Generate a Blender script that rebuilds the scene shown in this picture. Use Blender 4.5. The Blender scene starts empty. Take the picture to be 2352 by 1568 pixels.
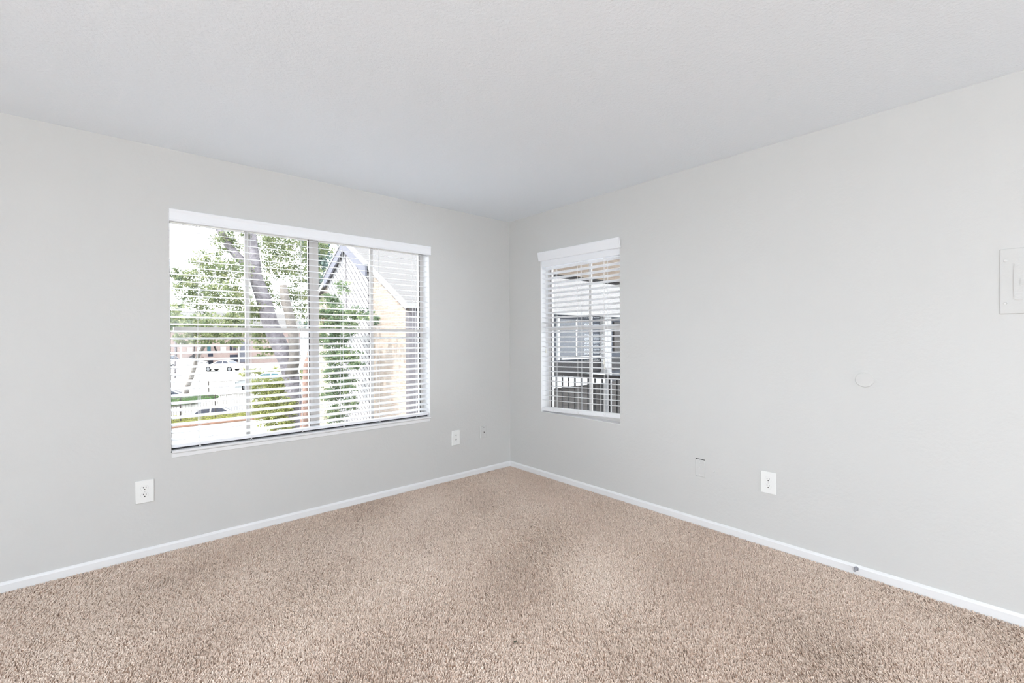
import bpy, math, random
import numpy as np
from mathutils import Vector, Matrix

random.seed(7)
RNG = np.random.default_rng(11)
SC = bpy.context.scene
COL = SC.collection
PI = math.pi

# ------------------------------------------------------------------ helpers
class MB:
    """collects geometry in world coordinates; build() links it as ONE mesh object"""
    def __init__(s, T=None):
        s.v = []; s.f = []; s.T = T
    def add(s, vs, fs, T=None):
        n = len(s.v); T = T or s.T
        for p in vs:
            s.v.append(tuple(T(*p)) if T else tuple(p))
        for f in fs:
            s.f.append(tuple(i + n for i in f))
        return s
    def box(s, a, b, T=None):
        x0, y0, z0 = a; x1, y1, z1 = b
        return s.add([(x0,y0,z0),(x1,y0,z0),(x1,y1,z0),(x0,y1,z0),(x0,y0,z1),(x1,y0,z1),(x1,y1,z1),(x0,y1,z1)],
              [(0,3,2,1),(4,5,6,7),(0,1,5,4),(1,2,6,5),(2,3,7,6),(3,0,4,7)], T)
    def bevel_plate(s, u0, u1, v0, v1, w0, w1, b, T=None):
        """plate with chamfered front edge: u,v in the wall plane, w towards the room"""
        vs = [(u0,v0,w0),(u1,v0,w0),(u1,v1,w0),(u0,v1,w0),
              (u0,v0,w1-b),(u1,v0,w1-b),(u1,v1,w1-b),(u0,v1,w1-b),
              (u0+b,v0+b,w1),(u1-b,v0+b,w1),(u1-b,v1-b,w1),(u0+b,v1-b,w1)]
        fs = [(3,2,1,0),(0,1,5,4),(1,2,6,5),(2,3,7,6),(3,0,4,7),
              (4,5,9,8),(5,6,10,9),(6,7,11,10),(7,4,8,11),(8,9,10,11)]
        return s.add(vs, fs, T)
    def poly_prism(s, pts, w0, w1, T=None):
        n = len(pts)
        vs = [(a,b,w0) for a,b in pts] + [(a,b,w1) for a,b in pts]
        fs = [tuple(range(n-1,-1,-1)), tuple(range(n,2*n))]
        for i in range(n):
            j = (i+1) % n
            fs.append((i,j,n+j,n+i))
        return s.add(vs, fs, T)
    def disc(s, cu, cv, r, w0, w1, n=24, b=0.0, T=None, ry=None):
        ry = ry or r
        vs = []; fs = []
        rings = [(1.0,w0),(1.0,w1-b)] + ([((r-b)/r,w1)] if b else [])
        for k, w in rings:
            for i in range(n):
                a = 2*PI*i/n
                vs.append((cu+r*k*math.cos(a), cv+ry*k*math.sin(a), w))
        for q in range(len(rings)-1):
            for i in range(n):
                j = (i+1) % n
                fs.append((q*n+i, q*n+j, (q+1)*n+j, (q+1)*n+i))
        fs.append(tuple((len(rings)-1)*n+i for i in range(n)))
        fs.append(tuple(range(n-1,-1,-1)))
        return s.add(vs, fs, T)
    def tube(s, pts, rad, n=6, cap=True):
        pts = [Vector(p) for p in pts]
        if not hasattr(rad, '__len__'): rad = [rad]*len(pts)
        base = len(s.v); vs = []; fs = []
        ref = None
        for i, p in enumerate(pts):
            d = (pts[min(i+1,len(pts)-1)] - pts[max(i-1,0)]).normalized()
            if ref is None:
                ref = Vector((0,0,1)) if abs(d.z) < .9 else Vector((1,0,0))
            a = (ref - d*ref.dot(d)).normalized(); b = d.cross(a); ref = a
            for k in range(n):
                t = 2*PI*k/n
                vs.append(tuple(p + (a*math.cos(t) + b*math.sin(t))*rad[i]))
        for i in range(len(pts)-1):
            for k in range(n):
                j = (k+1) % n
                fs.append((i*n+k, i*n+j, (i+1)*n+j, (i+1)*n+k))
        if cap:
            fs.append(tuple(range(n-1,-1,-1)))
            fs.append(tuple((len(pts)-1)*n+k for k in range(n)))
        return s.add(vs, fs)
    def build(s, name, mat, parent=None, smooth=False, off=None):
        o = off
        if o is None:
            o = root_loc(parent) if parent else Vector((0,0,0))
        v = np.array(s.v, dtype=float) - np.array(o)
        me = bpy.data.meshes.new(name)
        me.from_pydata([tuple(q) for q in v], [], s.f)
        me.validate(); me.update()
        if smooth:
            for p in me.polygons: p.use_smooth = True
        if mat: me.materials.append(mat)
        ob = bpy.data.objects.new(name, me); COL.objects.link(ob)
        if parent: ob.parent = parent
        elif off is not None: ob.location = off
        return ob

def root_loc(o):
    while o.parent: o = o.parent
    return o.location.copy()
def tag(o, label, cat, group=None, kind=None):
    o['label'] = label; o['category'] = cat
    if group: o['group'] = group
    if kind: o['kind'] = kind
    return o
def thing(name, label, cat, loc, group=None, kind=None):
    o = bpy.data.objects.new(name, None); COL.objects.link(o)
    o.empty_display_size = .05
    o.location = loc
    return tag(o, label, cat, group, kind)
def copy_tree(o, parent=None):
    c = o.copy(); COL.objects.link(c)
    if parent: c.parent = parent
    for ch in [q for q in list(bpy.data.objects) if q.parent == o]:
        copy_tree(ch, c)
    return c
def np_mesh(name, verts, quads, mat, parent=None, tone=None, tris=None):
    me = bpy.data.meshes.new(name)
    o = np.array(root_loc(parent)) if parent else np.zeros(3)
    verts = np.asarray(verts, dtype=np.float32) - o.astype(np.float32)
    nf, k = quads.shape
    me.vertices.add(len(verts)); me.vertices.foreach_set('co', verts.ravel())
    me.loops.add(nf*k); me.loops.foreach_set('vertex_index', quads.astype(np.int32).ravel())
    me.polygons.add(nf)
    me.polygons.foreach_set('loop_start', (np.arange(nf)*k).astype(np.int32))
    me.polygons.foreach_set('loop_total', np.full(nf, k, dtype=np.int32))
    if tone is not None:
        at = me.attributes.new('tone', 'FLOAT', 'FACE')
        at.data.foreach_set('value', tone.astype(np.float32))
    me.update(calc_edges=True)
    me.materials.append(mat)
    ob = bpy.data.objects.new(name, me); COL.objects.link(ob)
    if parent: ob.parent = parent
    return ob

# wall frames: u along wall to the right (as seen from the room), v up, w into the room
def WL(u0, v0):
    return lambda u, v, w: (u0+u, -w, v0+v)
def WR(y0, v0):
    return lambda u, v, w: (-w, y0-u, v0+v)

# ------------------------------------------------------------------ materials
ALB = 1.0     # reflectance factor: outdoor colours are set much darker below to offset the strong daylight
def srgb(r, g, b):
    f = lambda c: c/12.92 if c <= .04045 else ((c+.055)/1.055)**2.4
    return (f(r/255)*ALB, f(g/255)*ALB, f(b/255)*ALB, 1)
def new_mat(name):
    m = bpy.data.materials.new(name); m.use_nodes = True
    nt = m.node_tree; b = nt.nodes['Principled BSDF']
    return m, nt, b
def mat(name, col, rough=.6, spec=.3, metal=0, bump=None, vary=None, trans=0, bump2=None):
    """bump=(scale, strength, distance); vary=(scale, amount) multiplies the colour a little"""
    m, nt, b = new_mat(name)
    b.inputs['Base Color'].default_value = col
    b.inputs['Roughness'].default_value = rough
    b.inputs['Specular IOR Level'].default_value = spec
    b.inputs['Metallic'].default_value = metal
    tc = nt.nodes.new('ShaderNodeTexCoord')
    if vary:
        nz = nt.nodes.new('ShaderNodeTexNoise'); nz.inputs['Scale'].default_value = vary[0]; nz.inputs['Detail'].default_value = 4
        nt.links.new(tc.outputs['Object'], nz.inputs['Vector'])
        mr = nt.nodes.new('ShaderNodeMapRange'); mr.inputs['From Min'].default_value = .3; mr.inputs['From Max'].default_value = .7
        mr.inputs['To Min'].default_value = 1-vary[1]; mr.inputs['To Max'].default_value = 1+vary[1]
        nt.links.new(nz.outputs['Fac'], mr.inputs['Value'])
        mx = nt.nodes.new('ShaderNodeVectorMath'); mx.operation = 'SCALE'
        mx.inputs[0].default_value = col[:3]
        nt.links.new(mr.outputs[0], mx.inputs['Scale'])
        nt.links.new(mx.outputs[0], b.inputs['Base Color'])
    last = None
    for bp in (bump, bump2):
        if bp:
            nz = nt.nodes.new('ShaderNodeTexNoise'); nz.inputs['Scale'].default_value = bp[0]; nz.inputs['Detail'].default_value = 3
            nt.links.new(tc.outputs['Object'], nz.inputs['Vector'])
            bn = nt.nodes.new('ShaderNodeBump'); bn.inputs['Strength'].default_value = bp[1]; bn.inputs['Distance'].default_value = bp[2]
            nt.links.new(nz.outputs['Fac'], bn.inputs['Height'])
            if last: nt.links.new(last.outputs[0], bn.inputs['Normal'])
            last = bn
    if last: nt.links.new(last.outputs[0], b.inputs['Normal'])
    return m
def tone_mat(name, c0, c1, cm=None, rough=.9, translucent=0.0, spec=.1):
    """per-face 'tone' attribute runs through a colour ramp"""
    m, nt, b = new_mat(name)
    at = nt.nodes.new('ShaderNodeAttribute'); at.attribute_name = 'tone'
    rp = nt.nodes.new('ShaderNodeValToRGB')
    rp.color_ramp.elements[0].color = c0; rp.color_ramp.elements[1].color = c1
    if cm:
        e = rp.color_ramp.elements.new(.5); e.color = cm
    nt.links.new(at.outputs['Fac'], rp.inputs['Fac'])
    nt.links.new(rp.outputs['Color'], b.inputs['Base Color'])
    b.inputs['Roughness'].default_value = rough
    b.inputs['Specular IOR Level'].default_value = spec
    if translucent:
        tr = nt.nodes.new('ShaderNodeBsdfTranslucent')
        nt.links.new(rp.outputs['Color'], tr.inputs['Color'])
        mx = nt.nodes.new('ShaderNodeMixShader'); mx.inputs[0].default_value = translucent
        out = nt.nodes['Material Output']
        nt.links.new(b.outputs[0], mx.inputs[1]); nt.links.new(tr.outputs[0], mx.inputs[2])
        nt.links.new(mx.outputs[0], out.inputs['Surface'])
    return m
def glass_mat(name, tint=(1,1,1,1)):
    m = bpy.data.materials.new(name); m.use_nodes = True
    nt = m.node_tree; nt.nodes.remove(nt.nodes['Principled BSDF'])
    tr = nt.nodes.new('ShaderNodeBsdfTransparent'); tr.inputs['Color'].default_value = tint
    gl = nt.nodes.new('ShaderNodeBsdfGlossy'); gl.inputs['Roughness'].default_value = 0.02
    fr = nt.nodes.new('ShaderNodeFresnel'); fr.inputs['IOR'].default_value = 1.3
    mx = nt.nodes.new('ShaderNodeMixShader')
    nt.links.new(fr.outputs[0], mx.inputs[0]); nt.links.new(tr.outputs[0], mx.inputs[1]); nt.links.new(gl.outputs[0], mx.inputs[2])
    nt.links.new(mx.outputs[0], nt.nodes['Material Output'].inputs['Surface'])
    return m
def brick_mat(name, c1, c2, mortar, scale=1.0, vertical_axis='XZ'):
    m, nt, b = new_mat(name)
    tc = nt.nodes.new('ShaderNodeTexCoord')
    sx = nt.nodes.new('ShaderNodeSeparateXYZ'); nt.links.new(tc.outputs['Object'], sx.inputs[0])
    ad = nt.nodes.new('ShaderNodeMath'); ad.operation = 'ADD'
    nt.links.new(sx.outputs['X'], ad.inputs[0]); nt.links.new(sx.outputs['Y'], ad.inputs[1])
    cb = nt.nodes.new('ShaderNodeCombineXYZ')
    nt.links.new(ad.outputs[0], cb.inputs['X']); nt.links.new(sx.outputs['Z'], cb.inputs['Y'])
    br = nt.nodes.new('ShaderNodeTexBrick')
    br.inputs['Color1'].default_value = c1; br.inputs['Color2'].default_value = c2; br.inputs['Mortar'].default_value = mortar
    br.inputs['Scale'].default_value = scale; br.inputs['Mortar Size'].default_value = .008
    br.inputs['Brick Width'].default_value = .22; br.inputs['Row Height'].default_value = .075
    nt.links.new(cb.outputs[0], br.inputs['Vector'])
    nt.links.new(br.outputs['Color'], b.inputs['Base Color'])
    b.inputs['Roughness'].default_value = .9
    bn = nt.nodes.new('ShaderNodeBump'); bn.inputs['Strength'].default_value = .4; bn.inputs['Distance'].default_value = .01; bn.invert = True
    nt.links.new(br.outputs['Fac'], bn.inputs['Height']); nt.links.new(bn.outputs[0], b.inputs['Normal'])
    return m
def stripe_mat(name, col, line, coeff, pitch, frac=.08, mirror_y=None):
    """plank/shingle grooves: stripes along coeff . (x,y,z); mirror_y folds about that y for chevron boards"""
    m, nt, b = new_mat(name)
    tc = nt.nodes.new('ShaderNodeTexCoord')
    vec = tc.outputs['Object']
    sx = nt.nodes.new('ShaderNodeSeparateXYZ'); nt.links.new(vec, sx.inputs[0])
    yy = sx.outputs['Y']
    if mirror_y is not None:
        a = nt.nodes.new('ShaderNodeMath'); a.operation = 'SUBTRACT'; a.inputs[1].default_value = mirror_y
        nt.links.new(yy, a.inputs[0])
        a2 = nt.nodes.new('ShaderNodeMath'); a2.operation = 'ABSOLUTE'; nt.links.new(a.outputs[0], a2.inputs[0])
        yy = a2.outputs[0]
    cb = nt.nodes.new('ShaderNodeCombineXYZ')
    nt.links.new(sx.outputs['X'], cb.inputs[0]); nt.links.new(yy, cb.inputs[1]); nt.links.new(sx.outputs['Z'], cb.inputs[2])
    dt = nt.nodes.new('ShaderNodeVectorMath'); dt.operation = 'DOT_PRODUCT'; dt.inputs[1].default_value = coeff
    nt.links.new(cb.outputs[0], dt.inputs[0])
    dv = nt.nodes.new('ShaderNodeMath'); dv.operation = 'DIVIDE'; dv.inputs[1].default_value = pitch
    nt.links.new(dt.outputs['Value'], dv.inputs[0])
    fr = nt.nodes.new('ShaderNodeMath'); fr.operation = 'FRACT'; nt.links.new(dv.outputs[0], fr.inputs[0])
    lt = nt.nodes.new('ShaderNodeMath'); lt.operation = 'LESS_THAN'; lt.inputs[1].default_value = frac
    nt.links.new(fr.outputs[0], lt.inputs[0])
    mx = nt.nodes.new('ShaderNodeMix'); mx.data_type = 'RGBA'
    mx.inputs['A'].default_value = col; mx.inputs['B'].default_value = line
    nt.links.new(lt.outputs[0], mx.inputs['Factor'])
    nt.links.new(mx.outputs['Result'], b.inputs['Base Color'])
    b.inputs['Roughness'].default_value = .85
    bn = nt.nodes.new('ShaderNodeBump'); bn.inputs['Strength'].default_value = .6; bn.inputs['Distance'].default_value = .02; bn.invert = True
    nt.links.new(lt.outputs[0], bn.inputs['Height']); nt.links.new(bn.outputs[0], b.inputs['Normal'])
    return m

M = {}
M['wall'] = mat('wall_paint', srgb(205.8,205.1,203.3), .55, .25, bump=(48,.30,.004), bump2=(150,.12,.002))
M['ceiling'] = mat('ceiling_paint', srgb(242,247.5,253.5), .7, .2, bump=(70,.42,.005), bump2=(200,.3,.003))
M['trim'] = mat('trim_white', srgb(231,231,232), .35, .4, bump=(30,.05,.002))
M['plate'] = mat('plate_white', srgb(236,236,234), .35, .45)
M['slot'] = mat('slot_dark', srgb(28,26,25), .7, .2)
M['screw'] = mat('screw_painted', srgb(214,213,211), .45, .4)
M['blind'] = mat('blind_white', srgb(240,241,244), .4, .4, bump=(14,.04,.002))
M['cord'] = mat('cord_white', srgb(236,235,236), .8, .1)
M['alu'] = mat('window_aluminium', srgb(206,202,199), .4, .5, bump=(40,.04,.001))
M['gasket'] = mat('window_track_dark', srgb(62,60,62), .6, .3)
M['glass'] = glass_mat('window_glass', (.97,.98,.98,1))
M['metal'] = mat('connector_steel', srgb(168,168,174), .35, .5, metal=.45)
M['crumb'] = mat('crumb_grey', srgb(84,84,72), .9, .1)
M['tassel'] = mat('tassel_white', srgb(240,238,228), .4, .4)
M['subfloor'] = mat('carpet_backing', srgb(186,166,150), .95, .05)
M['pile'] = tone_mat('carpet_yarn', srgb(189,169,154), srgb(248,235,223), srgb(226,207,192), rough=.95, spec=.05)
M['backwall'] = M['wall']

# ------------------------------------------------------------------ the room
H = 2.44
XW, YW = -6.4, -8.0
TH = .16
# window openings
L0, L1, LZ0, LZ1 = -2.744, -0.923, 0.588, 2.055
R0, R1, RZ0, RZ1 = -1.326, -0.443, 0.592, 2.055
def struct(o, label, cat): return tag(o, label, cat, kind='structure')

b = MB()
b.box((XW-.16,0,-.03),(L0,TH,H)); b.box((L1,0,-.03),(TH,TH,H))
b.box((L0,0,-.03),(L1,TH,LZ0)); b.box((L0,0,LZ1),(L1,TH,H))
struct(b.build('wall_left', M['wall']), 'pale grey wall with the wide window in it', 'wall')
b = MB()
b.box((0,YW,-.03),(TH,R0,H)); b.box((0,R1,-.03),(TH,0,H))
b.box((0,R0,-.03),(TH,R1,RZ0)); b.box((0,R0,RZ1),(TH,R1,H))
struct(b.build('wall_right', M['wall']), 'pale grey wall with the narrow window and breaker panel', 'wall')
D0, D1, DZ1 = -5.0, -1.6, 2.1
b = MB()
b.box((XW-.16,YW-TH,-.03),(D0,YW,H)); b.box((D1,YW-TH,-.03),(TH,YW,H)); b.box((D0,YW-TH,DZ1),(D1,YW,H))
struct(b.build('wall_back', M['wall']), 'pale grey wall behind the photographer with the added patio door', 'wall')
b = MB(); b.box((XW-.16,YW,-.03),(XW,-6.4,H)); b.box((XW-.16,-3.4,-.03),(XW,0,H)); b.box((XW-.16,-6.4,-.03),(XW,-3.4,.6)); b.box((XW-.16,-6.4,2.05),(XW,-3.4,H))
struct(b.build('wall_side', M['wall']), 'plain pale grey wall opposite the breaker panel', 'wall')
b = MB(); b.box((XW-.16,YW-TH,H),(TH,TH,H+.15))
struct(b.build('ceiling', M['ceiling']), 'white textured ceiling over the whole room', 'ceiling')
b = MB(); b.box((XW-.16,YW-TH,-.2),(TH,TH,-.014))
struct(b.build('floor', M['subfloor']), 'floor under the beige carpet pile', 'floor')

# carpet pile: leaning yarn tufts
def carpet():
    s = .0047
    x0, x1, y0, y1 = -4.7, -.012, -4.0, -.012
    nx = int((x1-x0)/s); ny = int((y1-y0)/s)
    gx, gy = np.meshgrid(np.arange(nx)*s + x0, np.arange(ny)*s + y0, indexing='ij')
    c = np.stack([gx.ravel(), gy.ravel()], 1)
    # keep the part of the floor in reach of the view
    fw = np.array([.66, .751]); rt = np.array([.751, -.66])
    d = c - np.array([-3.017, -3.47])
    dep = d@fw; lat = d@rt
    keep = (dep > .75) & (np.abs(lat) < dep*1.22 + .35)
    c = c[keep]
    n = len(c)
    c += RNG.uniform(-.0024, .0024, (n,2))
    c = np.clip(c, [x0, y0], [x1-.002, y1-.002])
    # slow waves of brushing direction and of wear
    def wave(seed, sc):
        r = np.random.default_rng(seed); out = np.zeros(n)
        for k in range(7):
            a = r.uniform(0, 2*PI); f = sc*r.uniform(.5, 1.9); ph = r.uniform(0, 2*PI)
            out += np.sin((c[:,0]*np.cos(a)+c[:,1]*np.sin(a))*f*2*PI + ph)
        return out/7**.5
    az = wave(3, .8)*.8 + RNG.normal(0, 1.1, n) + 1.0
    lean = np.clip(.0055 + .003*wave(5, .7) + RNG.normal(0,.0022,n), .0, .013)
    h = .0135 + RNG.normal(0, .0007, n)
    w = .0023 + RNG.normal(0, .0003, n)
    dx, dy = np.cos(az), np.sin(az)
    sp = RNG.uniform(0, 2*PI, n); px, py = np.cos(sp), np.sin(sp)
    zb = -.0145
    V = np.zeros((n, 6, 3), np.float32)
    def ring(i, f, wf, zz):
        cx = c[:,0] + dx*lean*f; cy = c[:,1] + dy*lean*f
        V[:,i,0] = cx - px*w*wf; V[:,i,1] = cy - py*w*wf; V[:,i,2] = zz
        V[:,i+1,0] = cx + px*w*wf; V[:,i+1,1] = cy + py*w*wf; V[:,i+1,2] = zz
    ring(0, 0, 1.0, zb)
    ring(2, .4, 1.1, zb + h*.62)
    ring(4, 1.15, .62, zb + h)
    V[:,:,0] = np.minimum(V[:,:,0], -.0115); V[:,:,1] = np.minimum(V[:,:,1], -.0115)
    base = np.arange(n)[:,None]*6
    q = np.concatenate([base+np.array([[0,1,3,2]]), base+np.array([[2,3,5,4]])], 1).reshape(-1,4)
    t = np.clip(.5 + .07*wave(9,.9) + RNG.normal(0,.14,n), 0, 1)
    o = np_mesh('carpet_pile', V.reshape(-1,3), q, M['pile'], tone=np.repeat(t,2))
    tag(o, 'beige cut pile carpet covering the whole floor', 'carpet', kind='stuff')
carpet()

# baseboards
prof = [(0,-.013),(.011,-.013),(.011,.034),(.0085,.0395),(.0078,.042),(.004,.047),(0,.047)]
b = MB(); b.poly_prism([(w,z) for w,z in prof], XW, 0, T=lambda w,z,x: (x,-w,z))
struct(b.build('baseboard_left', M['trim']), 'low white baseboard along the wall with the wide window', 'baseboard')
b = MB(); b.poly_prism([(w,z) for w,z in prof], YW, -.011, T=lambda w,z,y: (-w,y,z))
struct(b.build('baseboard_right', M['trim']), 'low white baseboard along the wall with the narrow window', 'baseboard')
b = MB(); b.poly_prism([(w,z) for w,z in prof], YW, -.011, T=lambda w,z,y: (XW+w,y,z))
struct(b.build('baseboard_side', M['trim']), 'white baseboard along the plain side wall', 'baseboard')

# ------------------------------------------------------------------ windows
def window(name, label, T, u0, u1, v0, v1, w_in, cols, thick_col, rail_v, left=.03):
    """T maps (u, v, depth outward) to world. Frame, sash rail, mullions, muntins and glass"""
    root = thing(name, label, 'window', T((u0+u1)/2, v0, w_in), kind='structure')
    fw_ = .03; wo = w_in+.045
    f = MB(T)
    f.box((u0,v0,w_in),(u0+left,v1,wo)); f.box((u1-fw_,v0,w_in),(u1,v1,wo)); f.box((u0,v1-fw_,w_in),(u1,v1,wo))
    f.build('frame', M['alu'], root)
    g = MB(T)
    e = .0045
    q = MB(T); q.box((u0,v0-.002,w_in-(.062 if left < .02 else .012)),(u1,v0+.023,wo)); q.build('bottom_track', M['gasket'] if left < .02 else M['alu'], root)  # wide window: dark track brought forward to stand for shade under the blind
    g.box((u0+left,v0,w_in+.012),(u0+left+e*.5,v1-fw_,w_in+.018)) if left < .02 else g.box((u0+left,v0,w_in+.004),(u0+left+e,v1-fw_,w_in+.011)); g.box((u1-fw_-e,v0,w_in+.004),(u1-fw_,v1-fw_,w_in+.011))
    for c, wd in thick_col:
        g.box((c-wd/2-e,v0+.02,w_in+.006),(c-wd/2,v1-fw_,w_in+.014))
    o = g.build('gasket', M['gasket'], root); o['label'] = 'dark weather strip'
    r = MB(T); r.box((u0+fw_,rail_v-.017,w_in+.002),(u1-fw_,rail_v+.017,wo-.004))
    r.build('meeting_rail', M['alu'], root)
    for c, wd in thick_col:
        m_ = MB(T); m_.box((c-wd/2,v0+.022,w_in),(c+wd/2,v1-fw_,wo))
        m_.box((c-wd*.08,v0+.022,w_in-.004),(c+wd*.08,v1-fw_,w_in))
        m_.build('mullion', M['alu'], root)
    for c, wd in cols:
        m_ = MB(T); m_.box((c-wd/2,v0+.022,w_in+.012),(c+wd/2,rail_v-.017,w_in+.03)); m_.box((c-wd/2,rail_v+.017,w_in+.012),(c+wd/2,v1-fw_,w_in+.03))
        m_.build('muntin', M['alu'], root)
    gl = MB(T); gl.box((u0+left,v0+.02,w_in+.02),(u1-fw_,v1-fw_,w_in+.023))
    gl.build('glass', M['glass'], root)
    return root
TLo = lambda u, v, w: (u, w, v)           # wide window: u = x, depth = +y
TRo = lambda u, v, w: (w, -u, v)          # narrow window: u = -y, depth = +x
window('window_1', 'wide window with grey metal frame behind white blinds', TLo, L0, L1, LZ0, LZ1, .112,
       [(-2.301,.024),(-1.395,.024)], [(-1.857,.067)], 1.343, left=.012)
window('window_2', 'narrow window with grey metal frame looking onto the walkway', TRo, -R1, -R0, RZ0, RZ1, .098,
       [(.938,.024)], [], 1.366)
window('added_side_window', 'unseen wide window added for light in the side wall opposite the breaker panel', lambda u, v, w: (XW-w, u, v), -6.4, -3.4, .6, 2.05, .11, [], [(-4.9,.06)], 1.33)  # added out of view so light reaches the right wall
# sills
b = MB(); b.bevel_plate(L0+.004, L1+.004, LZ0-.002, LZ0+.012, -.114, .012, .003, T=lambda u,v,w: (u,-w,v))
b.bevel_plate(L0+.004, L1+.002, LZ0-.030, LZ0-.004, -.002, .004, .002, T=lambda u,v,w: (u,-w,v))
struct(b.build('trim_1', M['trim']), 'white sill below the wide window with chipped paint edge', 'window sill')
b = MB(); b.box((-R1, RZ0-.006, -.1),(-R0, RZ0+.002, -.001), T=lambda u,v,w: (-w,-u,v))
struct(b.build('trim_2', M['trim']), 'white sill inside the recess of the narrow window', 'window sill')

b = MB(); b.box((L1-.002,.001,LZ0+.012),(L1+.001,.112,LZ1)); b.box((L0-.001,.001,LZ0+.012),(L0+.002,.112,LZ1)); b.box((L0,.001,LZ1-.002),(L1,.112,LZ1+.001))
struct(b.build('trim_3', M['trim']), 'white painted reveal around the wide window', 'window reveal')
b = MB(); b.box((.001,R1-.002,RZ0),(.098,R1+.001,RZ1)); b.box((.001,R0-.001,RZ0),(.098,R0+.002,RZ1)); b.box((.001,R0,RZ1-.002),(.098,R1,RZ1+.001))
struct(b.build('trim_4', M['trim']), 'white painted reveal around the narrow window', 'window reveal')

# ------------------------------------------------------------------ blinds
def blind_left():
    root = thing('window_blind', 'wide white slatted blind across the wide window, slats open', 'blind', (-1.83,0,2.0))
    v = MB()
    # valance with a small moulded face
    pr = [(0,2.002),(.014,2.002),(.017,2.005),(.017,2.012),(.0145,2.016),(.0145,2.056),(.017,2.062),(.019,2.068),(.019,2.074),(.016,2.077),(0,2.077)]
    v.poly_prism(pr, -2.742, -.915, T=lambda w,z,x: (x,-w-.001,z))
    v.build('valance', M['blind'], root)
    h = MB(); h.box((-2.738,.012,2.025),(-.929,.062,2.05)); h.build('head_rail', M['blind'], root)
    s = MB()
    for k in range(31):
        z = 2.000 - .0445*k
        # slightly crowned slat, outer edge higher
        x0, x1 = -2.738, -.929
        n = 6; top = []; 
        for i in range(n+1):
            t = i/n - .5
            top.append((.042 + t*.049, z + t*.0098 + .0016*(1-4*t*t)))
        pts = top + [(a, c-.0028) for a, c in reversed(top)]
        s.poly_prism(pts, x0, x1, T=lambda y,zz,x: (x,y,zz))
    s.build('slats', M['blind'], root)
    r = MB(); r.poly_prism([(.018,.6135),(.048,.6135),(.066,.618),(.069,.622),(.069,.629),(.066,.633),(.018,.633),(.015,.629),(.015,.618)], -2.738, -.929, T=lambda y,zz,x: (x,y,zz))
    r.build('bottom_rail', M['blind'], root)
    for xl in (-2.596, -2.307, -1.979, -1.678, -1.384, -1.05):
        c = MB()
        for y in (.0145, .0695):
            c.tube([(xl, y, 2.02), (xl, y, .612)], .0011, 5)
        c.tube([(xl+.012, .042, 2.02), (xl+.012, .042, .612)], .0009, 5)
        # little crossed tails under the bottom rail
        c.tube([(xl-.006,.0125,.626),(xl+.009,.0135,.603)], .0016, 5); c.tube([(xl+.006,.0125,.626),(xl-.005,.0135,.601)], .0016, 5)
        c.build('ladder_cord', M['cord'], root)
    for xl in (-2.66, -2.585):
        c = MB(); c.tube([(xl, .006, 2.004), (xl, .006, 1.72)], .0012, 5)
        c.build('tilt_cord', M['cord'], root)
blind_left()
def blind_right():
    root = thing('window_blind', 'narrow white blind on the narrow window, valance tipping forward', 'blind', (0,-.885,2.0))
    ya, yb = -.447, -1.321
    v = MB()
    pr = [(.002,1.990),(.016,1.988),(.019,1.993),(.034,2.058),(.033,2.066),(.028,2.069),(.018,2.066)]
    v.poly_prism(pr, -.436, -1.337, T=lambda w,z,y: (-w,y,z + (y+.436)*.006))
    v.build('valance', M['blind'], root)
    h = MB(); h.box((.014,yb,1.934),(.064,ya,1.992)); h.build('head_rail', M['blind'], root)
    s = MB(); N = 28
    for k in range(N):
        z = 1.918 - .0452*k
        lift = .036*max(0,(k-8)/(N-9))**1.3
        n = 6; top = []
        for i in range(n+1):
            t = i/n - .5
            top.append((.040 + t*.049, z - t*.0105 + .0016*(1-4*t*t)))
        pts = top + [(a, c-.0028) for a, c in reversed(top)]
        s.poly_prism(pts, ya, yb, T=lambda x,zz,y,l=lift: (x,y,zz + l*(ya-y)/(ya-yb)))
    s.build('slats', M['blind'], root)
    r = MB(); r.poly_prism([(.018,.611),(.064,.611),(.067,.615),(.067,.641),(.064,.645),(.018,.645),(.015,.641),(.015,.615)], ya, yb, T=lambda x,zz,y: (x,y,zz + .036*(ya-y)/(ya-yb) - .012))
    r.build('bottom_rail', M['blind'], root)
    for yl in (-.588, -.880, -1.160):
        l = .036*(ya-yl)/(ya-yb) - .012
        c = MB()
        for x in (.0135, .067):
            c.tube([(x, yl, 1.94), (x, yl, .62+l)], .0012, 5)
        c.tube([(.040, yl-.014, 1.94), (.040, yl-.014, .64+l)], .001, 5)
        c.tube([(.0125,yl+.012,.634+l),(.0125,yl-.006,.611+l)], .0018, 5); c.tube([(.0125,yl-.013,.634+l),(.0125,yl+.004,.611+l)], .0018, 5)
        c.build('ladder_cord', M['cord'], root)
    for yl, zl in ((-.505, 1.155), (-1.165, 1.075), (-1.172, 1.035)):
        c = MB(); c.tube([(.007, yl, 1.94), (.005, yl, zl+.02)], .0011, 5)
        o = c.build('pull_cord', M['cord'], root)
        t = MB(); t.tube([(.005,yl,zl+.024),(.005,yl,zl+.018),(.005,yl,zl-.008),(.005,yl,zl-.014)], [.002,.004,.0065,.006], 10)
        t.build('tassel', M['tassel'], o, smooth=True)
blind_right()

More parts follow.
